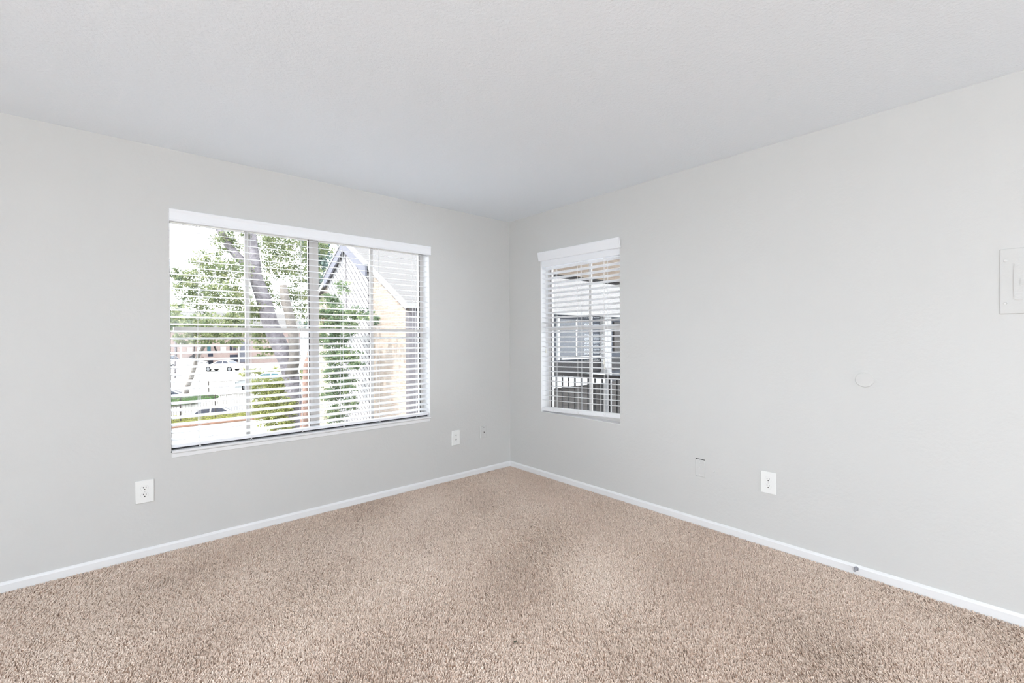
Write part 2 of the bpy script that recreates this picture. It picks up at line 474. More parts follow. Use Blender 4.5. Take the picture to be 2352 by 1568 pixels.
# ------------------------------------------------------------------ outlets and plates
def outlet(T, label, loc, pw=.087, ph=.132):
    root = thing('electrical_outlet', label, 'outlet', loc, 'white duplex outlets')
    p = MB(T); p.bevel_plate(-pw/2,pw/2,-ph/2,ph/2,-.003,.007,.0022); p.build('plate', M['plate'], root)
    for s in (1,-1):
        cv = s*.0205
        pts = []
        for i in range(32):
            a = 2*PI*i/32
            pts.append((.0178*math.cos(a), cv + max(-.0145, min(.0145, .0178*math.sin(a)))))
        r = MB(T); r.poly_prism(pts, .004, .0085)
        rec = r.build('receptacle', M['plate'], root)
        r = MB(T); r.poly_prism([(a*1.055, cv+(c-cv)*1.06) for a, c in pts], .004, .0073); r.build('gap', M['screw'], rec)
        for du in (-.0064, .0064):
            q = MB(T); q.box((du-.0013,cv+.0005,.007),(du+.0013,cv+.0090 - (.001 if du>0 else 0),.0088)); q.build('slot', M['slot'], rec)
        q = MB(T); q.disc(0, cv-.0072, .0030, .007, .0088, 12); q.build('ground_hole', M['slot'], rec)
    q = MB(T); q.disc(0, 0, .0032, .005, .0082, 14, .0006); q.build('screw', M['screw'], root, smooth=False)
outlet(WL(-2.871,.383), 'white outlet low on the wall left of the wide window', (-2.871,0,.383))
outlet(WL(-.659,.374), 'white outlet below the wide window, nearest the corner', (-.659,0,.374), .086, .132)
outlet(WR(-2.406,.387), 'white outlet on the right wall beside the blank plate', (0,-2.406,.387), .087, .131)

T = WL(-.341,.385)
root = thing('cable_plate', 'wall-coloured cable jack plate near the corner beside an outlet', 'wall plate', (-.341,0,.385))
p = MB(T); p.bevel_plate(-.037,.037,-.056,.056,-.003,.006,.003); p.build('plate', M['wall'], root)
p = MB(T); p.disc(0.004,-.004,.009,.004,.0085,16,.001); pj = p.build('jack', M['wall'], root)
p = MB(T); p.disc(0.004,-.004,.0042,.006,.0105,12); o = p.build('jack_pin', M['slot'], pj); o['label'] = 'dark socket hole'
p = MB(T); p.disc(.002,.042,.0034,.004,.0068,12); o = p.build('screw', M['gasket'], root); o['label'] = 'dark upper screw'
p = MB(T); p.disc(.002,-.046,.003,.004,.0066,12); p.build('screw', M['wall'], root)

T = WR(-1.975,.388)
root = thing('blank_plate', 'wall-coloured blank plate on the right wall with a dark gap at its top', 'wall plate', (0,-1.975,.388))
p = MB(T); p.bevel_plate(-.0325,.0325,-.060,.0555,-.003,.006,.003); p.build('plate', M['wall'], root)
p = MB(T); p.box((-.0325,.0555,0),(.0325,.0595,.0012)); o = p.build('box_edge', M['slot'], root); o['label'] = 'dark box edge showing above plate'
for vv in (.038, 0, -.046):
    p = MB(T); p.disc(-.003,vv,.0032,.004,.0066,12); p.build('screw', M['screw'], root)

T = WR(-2.069,.380)
p = MB(T); p.disc(0,0,.006,0,.004,12,.002,ry=.0042)
tag(p.build('wall_anchor', M['wall'], smooth=True), 'tiny painted-over anchor bump right of the blank plate', 'wall anchor')

T = WR(-2.880,1.046)
p = MB(T); p.disc(0,0,.0415,-.003,.006,48,.003,ry=.0385)
tag(p.build('cover_disc', M['wall']), 'round wall-coloured cover disc in the middle of the right wall', 'wall plate')

# breaker panel
T = WR(-3.371,1.373)
root = thing('breaker_panel', 'wall-coloured breaker panel cover at the right edge of the photo', 'breaker panel', (0,-3.371,1.373))
p = MB(T); p.bevel_plate(0,.40,0,.292,-.003,.005,.003); p.build('cover', M['wall'], root)
def rrect(u0,u1,v0,v1,r,n=6):
    out = []
    for cu,cv,a0 in ((u1-r,v1-r,0),(u0+r,v1-r,PI/2),(u0+r,v0+r,PI),(u1-r,v0+r,1.5*PI)):
        for i in range(n+1):
            a = a0 + PI/2*i/n; out.append((cu+r*math.cos(a), cv+r*math.sin(a)))
    return out
p = MB(T); p.poly_prism(rrect(.0415,.3585,.0605,.2265,.013), .0045, .0052); o = p.build('door_gap', M['alu'], root); o['label'] = 'shadow gap around the door'
p = MB(T); p.poly_prism(rrect(.043,.357,.062,.225,.012), .0045, .0085); dr = p.build('door', M['wall'], root)
p = MB(T); p.poly_prism(rrect(.0615,.10,.124,.153,.005), .008, .0095); lt = p.build('latch', M['screw'], dr)
p = MB(T); p.poly_prism(rrect(.064,.0975,.1265,.1505,.004), .009, .0125); p.build('latch_tab', M['wall'], dr)
for uu in (.0175, .3825):
    for vv in (.048, .239):
        p = MB(T); p.disc(uu, vv, .0062, .004, .0082, 18, .002); p.build('screw', M['screw'], root)

# coax connector sticking out of the baseboard
root = thing('cable_connector', 'metal cable connector sticking out of the right baseboard', 'cable connector', (-.011,-2.846,.030))
def xdisc(y, z, r, x0, x1, n): 
    m_ = MB(); m_.tube([(x0,y,z),(x1,y,z)], r, n); return m_
xdisc(-2.846,.030,.0115,-.0105,-.018,6).build('nut', M['metal'], root)
xdisc(-2.846,.030,.0050,-.018,-.044,12).build('barrel', M['metal'], root)
xdisc(-2.846,.030,.0058,-.044,-.051,12).build('collar', M['metal'], root)

b = MB()
b.add([(-1.756,-2.038,.001),(-1.742,-2.041,.001),(-1.739,-2.031,.001),(-1.75,-2.027,.001),(-1.749,-2.034,.0055),(-1.744,-2.036,.0045)],
      [(0,1,2,3),(0,1,5,4),(1,2,5),(2,3,4,5),(3,0,4)])
tag(b.build('crumb', M['crumb']), 'small dark grey crumb lying on the carpet', 'crumb')

# ------------------------------------------------------------------ back of the room: unseen patio door added to let fill light in
root = thing('added_patio_door', 'unseen glazed sliding patio door added for light in the wall behind the photographer', 'door', ((D0+D1)/2,YW-.08,0), kind='structure')
b = MB()
for x in (D0, (D0+D1)/2-.03, D1-.06):
    b.box((x,YW-.11,0),(x+.06,YW-.05,DZ1))
b.box((D0,YW-.11,DZ1-.06),(D1,YW-.05,DZ1)); b.box((D0,YW-.11,-.014),(D1,YW-.05,.05))
b.build('frame', M['alu'], root)
for x in (D0+.06, (D0+D1)/2+.03):
    b = MB(); b.box((x,YW-.085,.05),(x+(D1-D0)/2-.09,YW-.081,DZ1-.06)); b.build('glass', M['glass'], root)

# ================================================================== OUTSIDE
G0 = -2.9
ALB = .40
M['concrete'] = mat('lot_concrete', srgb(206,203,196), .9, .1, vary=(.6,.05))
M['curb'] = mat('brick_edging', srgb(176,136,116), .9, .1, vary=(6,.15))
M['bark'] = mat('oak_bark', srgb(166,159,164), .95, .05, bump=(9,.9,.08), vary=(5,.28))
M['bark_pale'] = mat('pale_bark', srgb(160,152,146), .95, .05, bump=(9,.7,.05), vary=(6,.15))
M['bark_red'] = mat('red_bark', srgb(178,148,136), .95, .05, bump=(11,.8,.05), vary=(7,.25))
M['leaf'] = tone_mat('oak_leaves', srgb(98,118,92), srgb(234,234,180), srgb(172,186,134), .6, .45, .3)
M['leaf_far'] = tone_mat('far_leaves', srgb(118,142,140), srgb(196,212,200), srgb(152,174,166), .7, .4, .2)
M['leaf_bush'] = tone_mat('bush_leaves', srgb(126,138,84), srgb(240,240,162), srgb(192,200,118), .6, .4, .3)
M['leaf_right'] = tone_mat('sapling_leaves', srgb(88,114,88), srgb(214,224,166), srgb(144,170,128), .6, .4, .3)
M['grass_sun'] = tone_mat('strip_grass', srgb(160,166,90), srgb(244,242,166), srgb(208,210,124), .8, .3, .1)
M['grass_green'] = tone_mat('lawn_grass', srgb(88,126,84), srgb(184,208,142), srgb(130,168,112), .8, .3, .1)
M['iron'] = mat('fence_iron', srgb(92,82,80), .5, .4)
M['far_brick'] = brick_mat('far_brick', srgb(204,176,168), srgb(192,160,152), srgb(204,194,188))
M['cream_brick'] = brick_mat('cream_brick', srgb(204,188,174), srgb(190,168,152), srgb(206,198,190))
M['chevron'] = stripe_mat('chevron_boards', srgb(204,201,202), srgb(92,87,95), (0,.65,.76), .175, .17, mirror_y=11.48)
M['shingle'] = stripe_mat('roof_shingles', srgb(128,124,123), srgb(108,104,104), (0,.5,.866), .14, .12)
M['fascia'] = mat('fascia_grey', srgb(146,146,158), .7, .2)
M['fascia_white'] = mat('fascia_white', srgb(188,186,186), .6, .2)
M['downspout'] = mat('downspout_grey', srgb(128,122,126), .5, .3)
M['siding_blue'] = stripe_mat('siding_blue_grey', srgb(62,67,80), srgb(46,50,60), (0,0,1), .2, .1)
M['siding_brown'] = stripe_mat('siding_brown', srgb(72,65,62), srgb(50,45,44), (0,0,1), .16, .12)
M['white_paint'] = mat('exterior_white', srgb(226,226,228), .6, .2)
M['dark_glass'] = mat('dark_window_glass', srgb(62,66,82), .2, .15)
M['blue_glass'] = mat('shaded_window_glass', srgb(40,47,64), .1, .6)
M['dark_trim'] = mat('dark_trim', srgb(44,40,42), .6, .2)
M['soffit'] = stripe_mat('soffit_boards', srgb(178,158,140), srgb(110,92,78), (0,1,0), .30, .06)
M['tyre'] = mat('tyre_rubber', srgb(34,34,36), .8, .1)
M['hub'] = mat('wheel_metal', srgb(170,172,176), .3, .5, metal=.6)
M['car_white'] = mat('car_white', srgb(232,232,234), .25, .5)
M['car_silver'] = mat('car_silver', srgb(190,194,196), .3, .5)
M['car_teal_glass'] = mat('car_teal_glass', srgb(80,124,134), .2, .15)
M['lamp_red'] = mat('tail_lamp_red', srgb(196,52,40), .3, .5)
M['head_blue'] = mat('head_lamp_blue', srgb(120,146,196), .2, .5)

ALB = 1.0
# ground: gently dipping concrete lot
def lot():
    xs = np.arange(-30, 70.1, 1.0); ys = np.concatenate([np.arange(.3, 60, .75), np.arange(60, 130, 3)])
    X, Y = np.meshgrid(xs, ys, indexing='ij')
    Z = np.full_like(X, G0)
    def dip(cx, cy, rx, ry, d):
        t = np.clip(1.6 - np.sqrt(((X-cx)/rx)**2 + ((Y-cy)/ry)**2)*1.0, 0, .6)/.6
        return -d*t*t*(3-2*t)
    Z += dip(2.1, 29.6, 2.6, 2.4, 1.35) + dip(.6, 44.6, 4.0, 2.9, 1.42)
    n, m = X.shape
    V = np.stack([X.ravel(), Y.ravel(), Z.ravel()], 1)
    i, j = np.meshgrid(np.arange(n-1), np.arange(m-1), indexing='ij')
    a = (i*m+j).ravel()
    q = np.stack([a, a+m, a+m+1, a+1], 1)
    o = np_mesh('parking_lot', V, q, M['concrete'])
    tag(o, 'bleached concrete ground and parking lot outside the wide window', 'parking lot', kind='structure')
lot()
def grass(name, label, poly, n, material, h, z=G0):
    pts = np.array(poly); mn, mx = pts.min(0), pts.max(0)
    c = RNG.uniform(mn, mx, (n*3,2))
    ins = np.zeros(len(c), bool); k = len(pts)
    for i in range(k):
        a, b_ = pts[i], pts[(i+1) % k]
        cond = (a[1] > c[:,1]) != (b_[1] > c[:,1])
        xx = (b_[0]-a[0])*(c[:,1]-a[1])/(b_[1]-a[1]+1e-9) + a[0]
        ins ^= cond & (c[:,0] < xx)
    c = c[ins][:n]; n = len(c)
    az = RNG.uniform(0, 2*PI, n); w = .035; hh = h*RNG.uniform(.5, 1.2, n)
    V = np.zeros((n,4,3))
    for i, (s, t) in enumerate(((-1,0),(1,0),(.5,1),(-.5,1))):
        V[:,i,0] = c[:,0] + np.cos(az)*w*s + t*RNG.normal(0,.04,n)
        V[:,i,1] = c[:,1] + np.sin(az)*w*s + t*RNG.normal(0,.04,n)
        V[:,i,2] = z + hh*t - .01
    o = np_mesh(name, V.reshape(-1,3), (np.arange(n)[:,None]*4 + np.arange(4)[None]), material, tone=np.clip(RNG.normal(.5,.25,n),0,1))
    tag(o, label, 'grass', kind='stuff')
grass('grass_strip', 'sunlit yellow-green grass strip at the foot of the nearer fence', [(-2.5,23.7),(5.2,23.5),(5.2,26.0),(-2.5,27.4)], 16000, M['grass_sun'], .12)
grass('lawn', 'darker green lawn patch behind the nearer fence at the left', [(-3,39.2),(2.4,38.2),(2.9,35.4),(1.4,33.2),(-3.0,31.6)], 16000, M['grass_green'], .12)
b = MB()
b.tube([(-2.5,23.45,G0+.02),(0.5,23.42,G0+.02),(2.9,23.4,G0+.02),(4.6,23.3,G0+.02)], .085, 8)
tag(b.build('brick_edging', M['curb']), 'thin terracotta brick edging in front of the grass strip', 'edging')

# fences
def fence(label, a, b_, h, nposts, loc):
    a = Vector(a); b_ = Vector(b_)
    root = thing('iron_fence', label, 'fence', loc)
    L = (b_-a).length
    for k in range(nposts):
        p = a.lerp(b_, k/(nposts-1))
        q = MB(); q.box((p.x-.026,p.y-.026,p.z),(p.x+.026,p.y+.026,p.z+h+.06)); q.build('post', M['iron'], root)
    for z in (.1, h):
        q = MB(); q.tube([a+Vector((0,0,z)), b_+Vector((0,0,z))], .012, 6); q.build('rail', M['iron'], root)
    q = MB(); n = int(L/.125)
    for k in range(n):
        p = a.lerp(b_, (k+.5)/n); q.box((p.x-.005,p.y-.005,p.z+.06),(p.x+.005,p.y+.005,p.z+h))
    q.build('pickets', M['iron'], root)
fence('nearer black iron picket fence standing in the grass strip', (-1.86,24.95,G0), (5.6,25.0,G0), 1.25, 6, (1.8,25,G0))
fence('farther black iron picket fence beyond the low white car', (2.28,35.6,G0), (7.2,35.4,G0), 1.15, 3, (4.5,35.5,G0))

# cars
def car(label, loc, rz, paint, glass, kind='sedan', tail=None, head=None, group=None):
    root = thing('car', label, 'car', loc, group)
    root.rotation_euler = (0,0,rz)
    if kind == 'sedan':
        low = [(-2.25,.32),(-2.27,.75),(-2.15,.96),(-1.5,1.0),(1.05,1.0),(1.95,.86),(2.22,.64),(2.25,.30)]
        cab = [(-1.55,1.0),(-.95,1.40),(-.3,1.46),(.25,1.42),(1.08,1.0)]
        wins = [[(-1.28,1.04),(-.88,1.35),(-.42,1.38),(-.42,1.04)],[(-.34,1.04),(-.34,1.38),(.22,1.35),(.80,1.04)]]
    else:
        low = [(-2.35,.36),(-2.4,1.0),(-2.35,1.15),(1.2,1.15),(2.05,.95),(2.3,.7),(2.32,.34)]
        cab = [(-2.35,1.15),(-2.2,1.85),(.5,1.88),(1.35,1.15)]
        wins = [[(-2.1,1.2),(-2.0,1.75),(-.9,1.77),(-.9,1.2)],[(-.8,1.2),(-.8,1.77),(.4,1.75),(1.0,1.2)]]
    hw = lambda z: .88 if z <= 1.15 else .88
    def body():
        v = []; f = []
        for pr, wf in ((low, lambda z: .86 if z > .9 else .9), (cab, lambda z: .86 - .24*(z-1.0)/.46 if kind=='sedan' else .88-.1*(z-1.15)/.7)):
            n = len(pr); s0 = len(v)
            for sgn in (-1, 1):
                for x, z in pr: v.append((x, sgn*wf(z), z))
            f.append(tuple(range(s0, s0+n))); f.append(tuple(range(s0+2*n-1, s0+n-1, -1)))
            for i in range(n):
                j = (i+1) % n
                f.append((s0+i, s0+n+i, s0+n+j, s0+j))
        return v, f
    m_ = MB(); m_.add(*body()); o = m_.build('body', paint, root, off=(0,0,0)); o.location = (0,0,0)
    def wwid(z): return (.86 - .24*(z-1.0)/.46 if kind=='sedan' else .88-.1*(z-1.15)/.7) + .006
    for sgn in (-1,1):
        for w in wins:
            m_ = MB(); n = len(w)
            m_.add([(x,sgn*wwid(z),z) for x,z in w]+[(x,sgn*(wwid(z)-.012),z) for x,z in w], [tuple(range(n)), tuple(range(2*n-1,n-1,-1))]+[(i,n+i,n+(i+1)%n,(i+1)%n) for i in range(n)])
            m_.build('side_window', glass, root, off=(0,0,0)).location = (0,0,0)
    # windscreen and rear screen
    for nm, (xa,za),(xb,zb) in (('windscreen',cab[-1],cab[-2]),('rear_screen',cab[0],cab[1])):
        s = 1 if nm == 'windscreen' else -1
        d = .012*s
        a0 = (xa+(xb-xa)*.12+d, za+(zb-za)*.12+.012); a1 = (xa+(xb-xa)*.9+d, za+(zb-za)*.9+.012)
        m_ = MB()
        wa, wb = wwid(a0[1])-.08, wwid(a1[1])-.08
        vs = [(a0[0],-wa,a0[1]),(a0[0],wa,a0[1]),(a1[0],wb,a1[1]),(a1[0],-wb,a1[1])]
        vs += [(x-d*2,y,z-.02) for x,y,z in vs]
        m_.add(vs, [(0,1,2,3),(7,6,5,4),(0,4,5,1),(1,5,6,2),(2,6,7,3),(3,7,4,0)])
        m_.build(nm, glass, root, off=(0,0,0)).location = (0,0,0)
    xf, xr = (1.42,-1.38)
    for x in (xf, xr):
        for s in (-1,1):
            m_ = MB(); m_.tube([(x,s*.70,.32),(x,s*.91,.32)], .32, 20); w = m_.build('wheel', M['tyre'], root, off=(0,0,0)); w.location=(0,0,0)
            m_ = MB(); m_.tube([(x,s*.90,.32),(x,s*.925,.32)], .21, 16); h = m_.build('hub_cap', M['hub'], w, off=(0,0,0)); h.location=(0,0,0)
    for s in (-.62,.62):
        if tail:
            m_ = MB(); m_.box((-2.30 if kind=='sedan' else -2.43,s-.18,.68),(-2.2 if kind=='sedan' else -2.3,s+.18,.88)); m_.build('tail_lamp', tail, root, off=(0,0,0)).location=(0,0,0)
        m_ = MB(); m_.box((2.05,s-.2,.62),(2.26,s+.2,.76)); m_.build('head_lamp', head or M['hub'], root, off=(0,0,0)).location=(0,0,0)
    return root
car('white sedan parked side-on across the lot, in front of the brick apartments', (8.35,68.2,G0), PI-.72, M['car_white'], M['dark_glass'], head=M['head_blue'])
car('white car with dark side windows beyond the lawn at the left window edge', (.55,44.3,-4.25), -.08, M['car_white'], M['dark_glass'])
car('low white car with red tail lamps behind the nearer fence', (2.1,29.4,-4.18), -.45, M['car_white'], M['dark_glass'], tail=M['lamp_red'])
car('silver car with teal windows beside the yellow-green bush', (6.9,38.7,G0), PI-.5, M['car_silver'], M['car_teal_glass'])
car('white van at the far left of the lot', (3.4,81.6,G0), -.70, M['car_white'], M['dark_glass'], kind='van')
car('small white car partly hidden behind the white van', (6.2,82.2,G0), -.70, M['car_white'], M['dark_glass'])

# trees
def leaves(blobs, size, mat_, parent, name='foliage', flat=.75):
    out = []
    tn = []
    for (x,y,z,r,n) in blobs:
        # clumps inside each blob, leaves around each clump
        nc = max(6, n//28)
        cc = RNG.normal(0, 1, (nc,3)); cc /= np.linalg.norm(cc,axis=1)[:,None]+1e-9
        cc *= (RNG.uniform(.15,1,(nc,1))**.5)*r
        idx = RNG.integers(0, nc, n)
        c = cc[idx] + RNG.normal(0, r*.16, (n,3)); c[:,2] *= flat
        out.append(c + np.array([x,y,z])); tn.append(np.clip(.5 + (RNG.normal(0,.16,nc))[idx] + RNG.normal(0,.17,n),0,1))
    c = np.concatenate(out); n = len(c); tn = np.concatenate(tn)
    a = RNG.normal(0,1,(n,3)); a /= np.linalg.norm(a,axis=1)[:,None]
    b_ = RNG.normal(0,1,(n,3)); b_ -= a*np.sum(a*b_,1)[:,None]; b_ /= np.linalg.norm(b_,axis=1)[:,None]
    s = (size*RNG.uniform(.6,1.3,n))[:,None]
    V = np.stack([c-a*s, c+b_*s*.45, c+a*s, c-b_*s*.45], 1)
    return np_mesh(name, V.reshape(-1,3), np.arange(n)[:,None]*4+np.arange(4)[None], mat_, parent, tone=tn)

OAK = [(0.26,20.31,4.71,0.65,900),(0.94,20.39,5.57,0.66,900),(0.03,19.83,3.88,0.74,1100),(-0.59,19.71,3.55,0.54,700),(0.87,19.1,4.25,0.74,1300),(0.63,18.64,3.27,0.76,1500),(-0.14,19.71,2.94,0.74,1200),(-0.79,19.89,4.09,0.4,350),(1.2,19.49,6.04,0.53,500),(2.82,20.06,5.77,0.82,1300),(3.74,19.25,5.56,0.82,1300),(3.12,19.79,4.75,0.86,1500),(3.89,19.12,4.54,0.82,1400),(3.12,20.47,6.29,0.73,900),(4.53,19.23,5.65,0.63,700),(1.39,19.3,2.8,0.69,1100),(2.62,20.88,3.99,0.5,500),(3.88,19.78,3.57,0.75,1100),(3.09,20.47,3.15,0.59,700),(2.06,20.04,2.47,0.52,600),(4.03,19.64,2.52,0.63,800),(2.32,20.46,1.27,0.53,700),(2.5,20.3,0.66,0.41,500),(2.32,20.46,1.68,0.49,500),
  (2.2,19.6,7.6,1.0,1200),(3.6,19.6,7.5,1.0,1200),(.6,20.6,7.6,.8,500)]
root = thing('oak_tree', 'big oak with thick grey leaning trunk in the middle of the wide window', 'tree', (3.2,18.3,G0))
t = MB(); t.tube([(3.25,18.25,-2.95),(3.18,18.34,-2.5),(3.13,18.39,-1.66),(3.1,18.43,-.61),(2.94,18.57,.31),(2.56,18.94,1.4),(2.39,19.08,1.97),(2.16,19.29,3.11),(1.9,19.53,4.1),(1.86,19.57,4.79),(1.82,19.61,5.84),(1.71,19.72,7.2)],
   [.55,.42,.36,.34,.36,.34,.33,.31,.28,.26,.17,.1], 14)
t.build('trunk', M['bark'], root, smooth=True)
t = MB(); t.tube([(2.08,19.4,3.5),(1.66,19.74,4.55),(1.3,20.06,5.02),(.97,20.36,5.57),(.65,20.65,6.36),(.3,20.9,7.3)], [.22,.2,.18,.17,.14,.1], 10)
t.build('branch', M['bark'], root, smooth=True)
t = MB(); t.tube([(3.0,18.3,-.3),(3.14,18.12,.5),(3.1,18.18,1.46),(2.96,18.31,2.43),(2.84,18.43,3.01),(2.77,18.49,3.68)], [.25,.25,.23,.2,.2,.17], 10)
o = t.build('branch', M['bark_pale'], root, smooth=True); o['label'] = 'pale cut-off sunlit limb'
leaves([(x,y,z,r,int(n*1.0)) for x,y,z,r,n in OAK], .062, M['leaf'], root)

SMALL = [(1.15,42.13,2.71,1.06,800),(2.21,41.2,2.35,1.2,900),(3.62,40.63,2.54,1.43,1200),(4.82,39.57,2.17,1.29,1000),(1.61,41.06,1.47,0.9,700),(2.91,39.91,1.47,0.9,600),(4.31,39.34,1.28,0.92,700),(5.21,39.91,3.27,1.09,700),(0.9,42.37,3.6,0.78,350)]
root = thing('small_tree', 'slim tree with pale leaning trunk beside the lawn', 'tree', (1.6,42.4,G0))
t = MB(); t.tube([(1.6,42.4,-3.9),(1.7,42.27,-2.55),(1.95,42.06,-1.84),(2.11,41.92,-1.09),(2.34,41.73,-.17),(2.72,41.4,.69),(3.0,41.17,1.4),(3.3,40.9,2.2)], [.22,.18,.17,.16,.15,.14,.12,.07], 10)
t.tube([(2.72,41.4,.69),(2.4,41.2,1.4),(2.1,41.1,2.2)], [.1,.07,.04], 8); t.tube([(3.0,41.17,1.3),(3.7,40.6,1.7),(4.4,40,2.2)], [.1,.07,.04], 8)
t.build('trunk', M['bark_pale'], root, smooth=True)
leaves(SMALL, .12, M['leaf'], root)

FAR = [(8.76,31.5,7.39,1.1,900),(8.99,31.29,5.77,1.1,900),(8.4,31.82,8.69,0.97,700),(7.93,32.25,9.67,1.1,700),(8.73,31.5,4.16,1.1,900),(9.37,30.97,8.36,0.78,400),(9.6,31,5.2,1.1,600),(8.6,31.6,2.6,1.1,700)]
root = thing('background_tree', 'bluish green tree behind the oak, left of the gable', 'tree', (8.7,31.6,G0))
t = MB(); t.tube([(8.7,31.6,G0-.05),(8.8,31.5,2),(8.7,31.6,7)], [.3,.22,.08], 8); t.build('trunk', M['bark'], root, smooth=True)
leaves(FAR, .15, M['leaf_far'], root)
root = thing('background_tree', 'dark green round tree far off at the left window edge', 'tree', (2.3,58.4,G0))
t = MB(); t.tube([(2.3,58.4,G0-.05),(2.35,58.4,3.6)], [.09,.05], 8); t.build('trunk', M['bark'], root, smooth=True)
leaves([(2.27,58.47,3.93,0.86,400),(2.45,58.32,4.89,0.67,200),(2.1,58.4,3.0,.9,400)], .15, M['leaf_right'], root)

k_ = .86
RIGHT = [(2.61,12.23,2.59,0.35,600),(2.87,11.74,3.01,0.32,260),(2.59,11.58,2.12,0.37,800),(2.86,10.81,2.09,0.33,500),(2.43,11.72,1.69,0.37,800),(2.7,10.95,1.61,0.33,500),(3.0,10.15,2.0,0.27,200),(3.07,9.69,1.85,0.21,150),(2.53,11.62,1.19,0.4,900),(2.69,10.95,0.77,0.36,700),(2.47,11.67,0.69,0.37,800),(2.77,10.47,0.44,0.25,250),(2.52,11.62,0.12,0.4,900),(2.76,11.14,-0.22,0.34,600),(2.46,11.67,-0.52,0.37,800),(2.77,11.0,-0.77,0.28,450),(2.56,11.57,-1.17,0.4,800),(2.48,12.47,2.15,0.3,500),(2.42,12.52,1.26,0.27,400)]
RIGHT = [(-3.017+(x+3.017)*k_, -3.47+(y+3.47)*k_, 1.277+(z-1.277)*k_, r*k_, int(n*1.5)) for x,y,z,r,n in RIGHT]
root = thing('young_tree', 'young reddish-barked tree with green leaves against the gable wall', 'tree', (1.57,11.8,G0))
t = MB(); t.tube([(1.55,11.85,G0-.05),(1.59,11.76,-1.77),(1.65,11.72,-.66),(1.69,11.69,.44),(1.85,11.56,1.13),(2.05,11.35,1.79),(2.15,11.1,2.37)], [.19,.16,.15,.145,.14,.1,.05], 10)
t.build('trunk', M['bark_red'], root, smooth=True)
leaves(RIGHT, .036, M['leaf_right'], root)

BUSH = [(2.18,19.9,-0.93,0.52,800),(2.57,19.29,-0.81,0.52,900),(2.79,18.7,-0.68,0.43,800),(2.35,19.48,-1.4,0.55,900),(2.71,18.76,-1.27,0.51,900),(2.12,19.68,-1.8,0.48,700),(2.48,18.96,-1.95,0.51,900),(2.76,18.31,-1.91,0.46,800),(2.21,19.32,-2.26,0.43,600),(2.54,18.5,-2.42,0.42,600),(2.81,18.01,-1.59,0.34,500),(2.74,17.79,-2.41,0.3,400)]
root = thing('bush', 'yellow-green bush at the foot of the oak trunk', 'bush', (2.5,19.0,G0))
t = MB()
for q in ((2.2,19.6,-1.2),(2.6,19.0,-1.0),(2.8,18.4,-1.5),(2.3,19.3,-2.0)):
    t.tube([(2.5,19.0,G0-.03), ((2.5+q[0])/2,(19.0+q[1])/2,(G0+q[2])/2-.1), q], [.03,.022,.01], 6)
t.build('stem', M['bark_red'], root)
leaves([(x,y,z,r,int(n*1.4)) for x,y,z,r,n in BUSH], .052, M['leaf_bush'], root, flat=.9)
root = thing('hedge', 'low pale green hedge beyond the silver car', 'hedge', (9.0,49.5,G0))
leaves([(7.5+k*.75, 50.0-k*.5, -2.25, .75, 260) for k in range(9)], .13, M['leaf_bush'], root, flat=.8)
t = MB()
for k in range(9):
    t.tube([(7.5+k*.75, 50.0-k*.5, G0-.02),(7.5+k*.75, 50.0-k*.5, -2.2)], [.04,.02], 6)
t.build('stem', M['bark'], root)

# far brick apartments
YB = 88.0
root = thing('apartment_building', 'pinkish brick apartment building far across the lot', 'building', (11,YB,G0))
b = MB(); b.box((-6,YB,G0-.4),(24,YB+10,3.4)); b.build('wall', M['far_brick'], root)
b = MB(); b.add([(-6.8,YB-.8,3.3),(24.8,YB-.8,3.3),(24.8,YB+5,6.2),(-6.8,YB+5,6.2),(24.8,YB+10.8,3.3),(-6.8,YB+10.8,3.3)], [(0,1,2,3),(3,2,4,5),(0,3,5),(1,4,2),(0,5,4,1)]); b.build('roof', M['shingle'], root)
def fx(px): # metres along the facade
    return 4.3 + (px-392)*.063
def feat(name, px0, px1, z0, z1, m_, d=.06):
    q = MB(); q.box((fx(px0),YB-d,z0),(fx(px1),YB+.02,z1)); return q.build(name, m_, root)
feat('window', 426, 437, -.85, .05, M['white_paint']); feat('window', 447, 462, -.7, .1, M['white_paint'])
feat('door', 470, 478, -.95, .8, M['car_teal_glass']); feat('window', 500, 513, -.75, .1, M['white_paint'])
feat('window', 522, 528, -.75, .9, M['dark_glass']); feat('window', 530, 537, -.75, .9, M['blue_glass'])
feat('window', 522, 540, -2.5, -1.3, M['dark_glass']); feat('door', 546, 561, -2.7, 1.0, M['fascia'])
feat('pillar', 541, 544, -2.9, 1.2, M['white_paint'], .5); feat('pillar', 562, 566, -2.9, 1.2, M['white_paint'], .5)
feat('downpipe', 403, 404.2, -2.9, 1.4, M['dark_trim'], .1); feat('downpipe', 441, 442.5, -2.9, 1.4, M['dark_trim'], .1)
feat('door', 472, 483, -2.9, -1.0, M['dark_glass']); feat('balcony', 460, 483, -2.05, -1.55, M['far_brick'], 1.2)
b = MB(); b.poly_prism([(fx(412),-2.6),(fx(441),-.95),(fx(441),-1.75),(fx(424),-2.7)], 0, .9, T=lambda x,z,w: (x,YB-.9+w,z)); b.build('stair', M['dark_trim'], root)
b = MB(); b.tube([(fx(483),YB-.5,.6),(fx(491),YB-.5,-.9)], .12, 6); b.build('stair_rail', M['dark_trim'], root)
b = MB(); b.tube([(2.95,60.0,G0-.03),(2.95,60.0,1.0)], .06, 8)
tag(b.build('sign_post', M['alu']), 'thin grey pole left of the pale leaning trunk', 'pole')

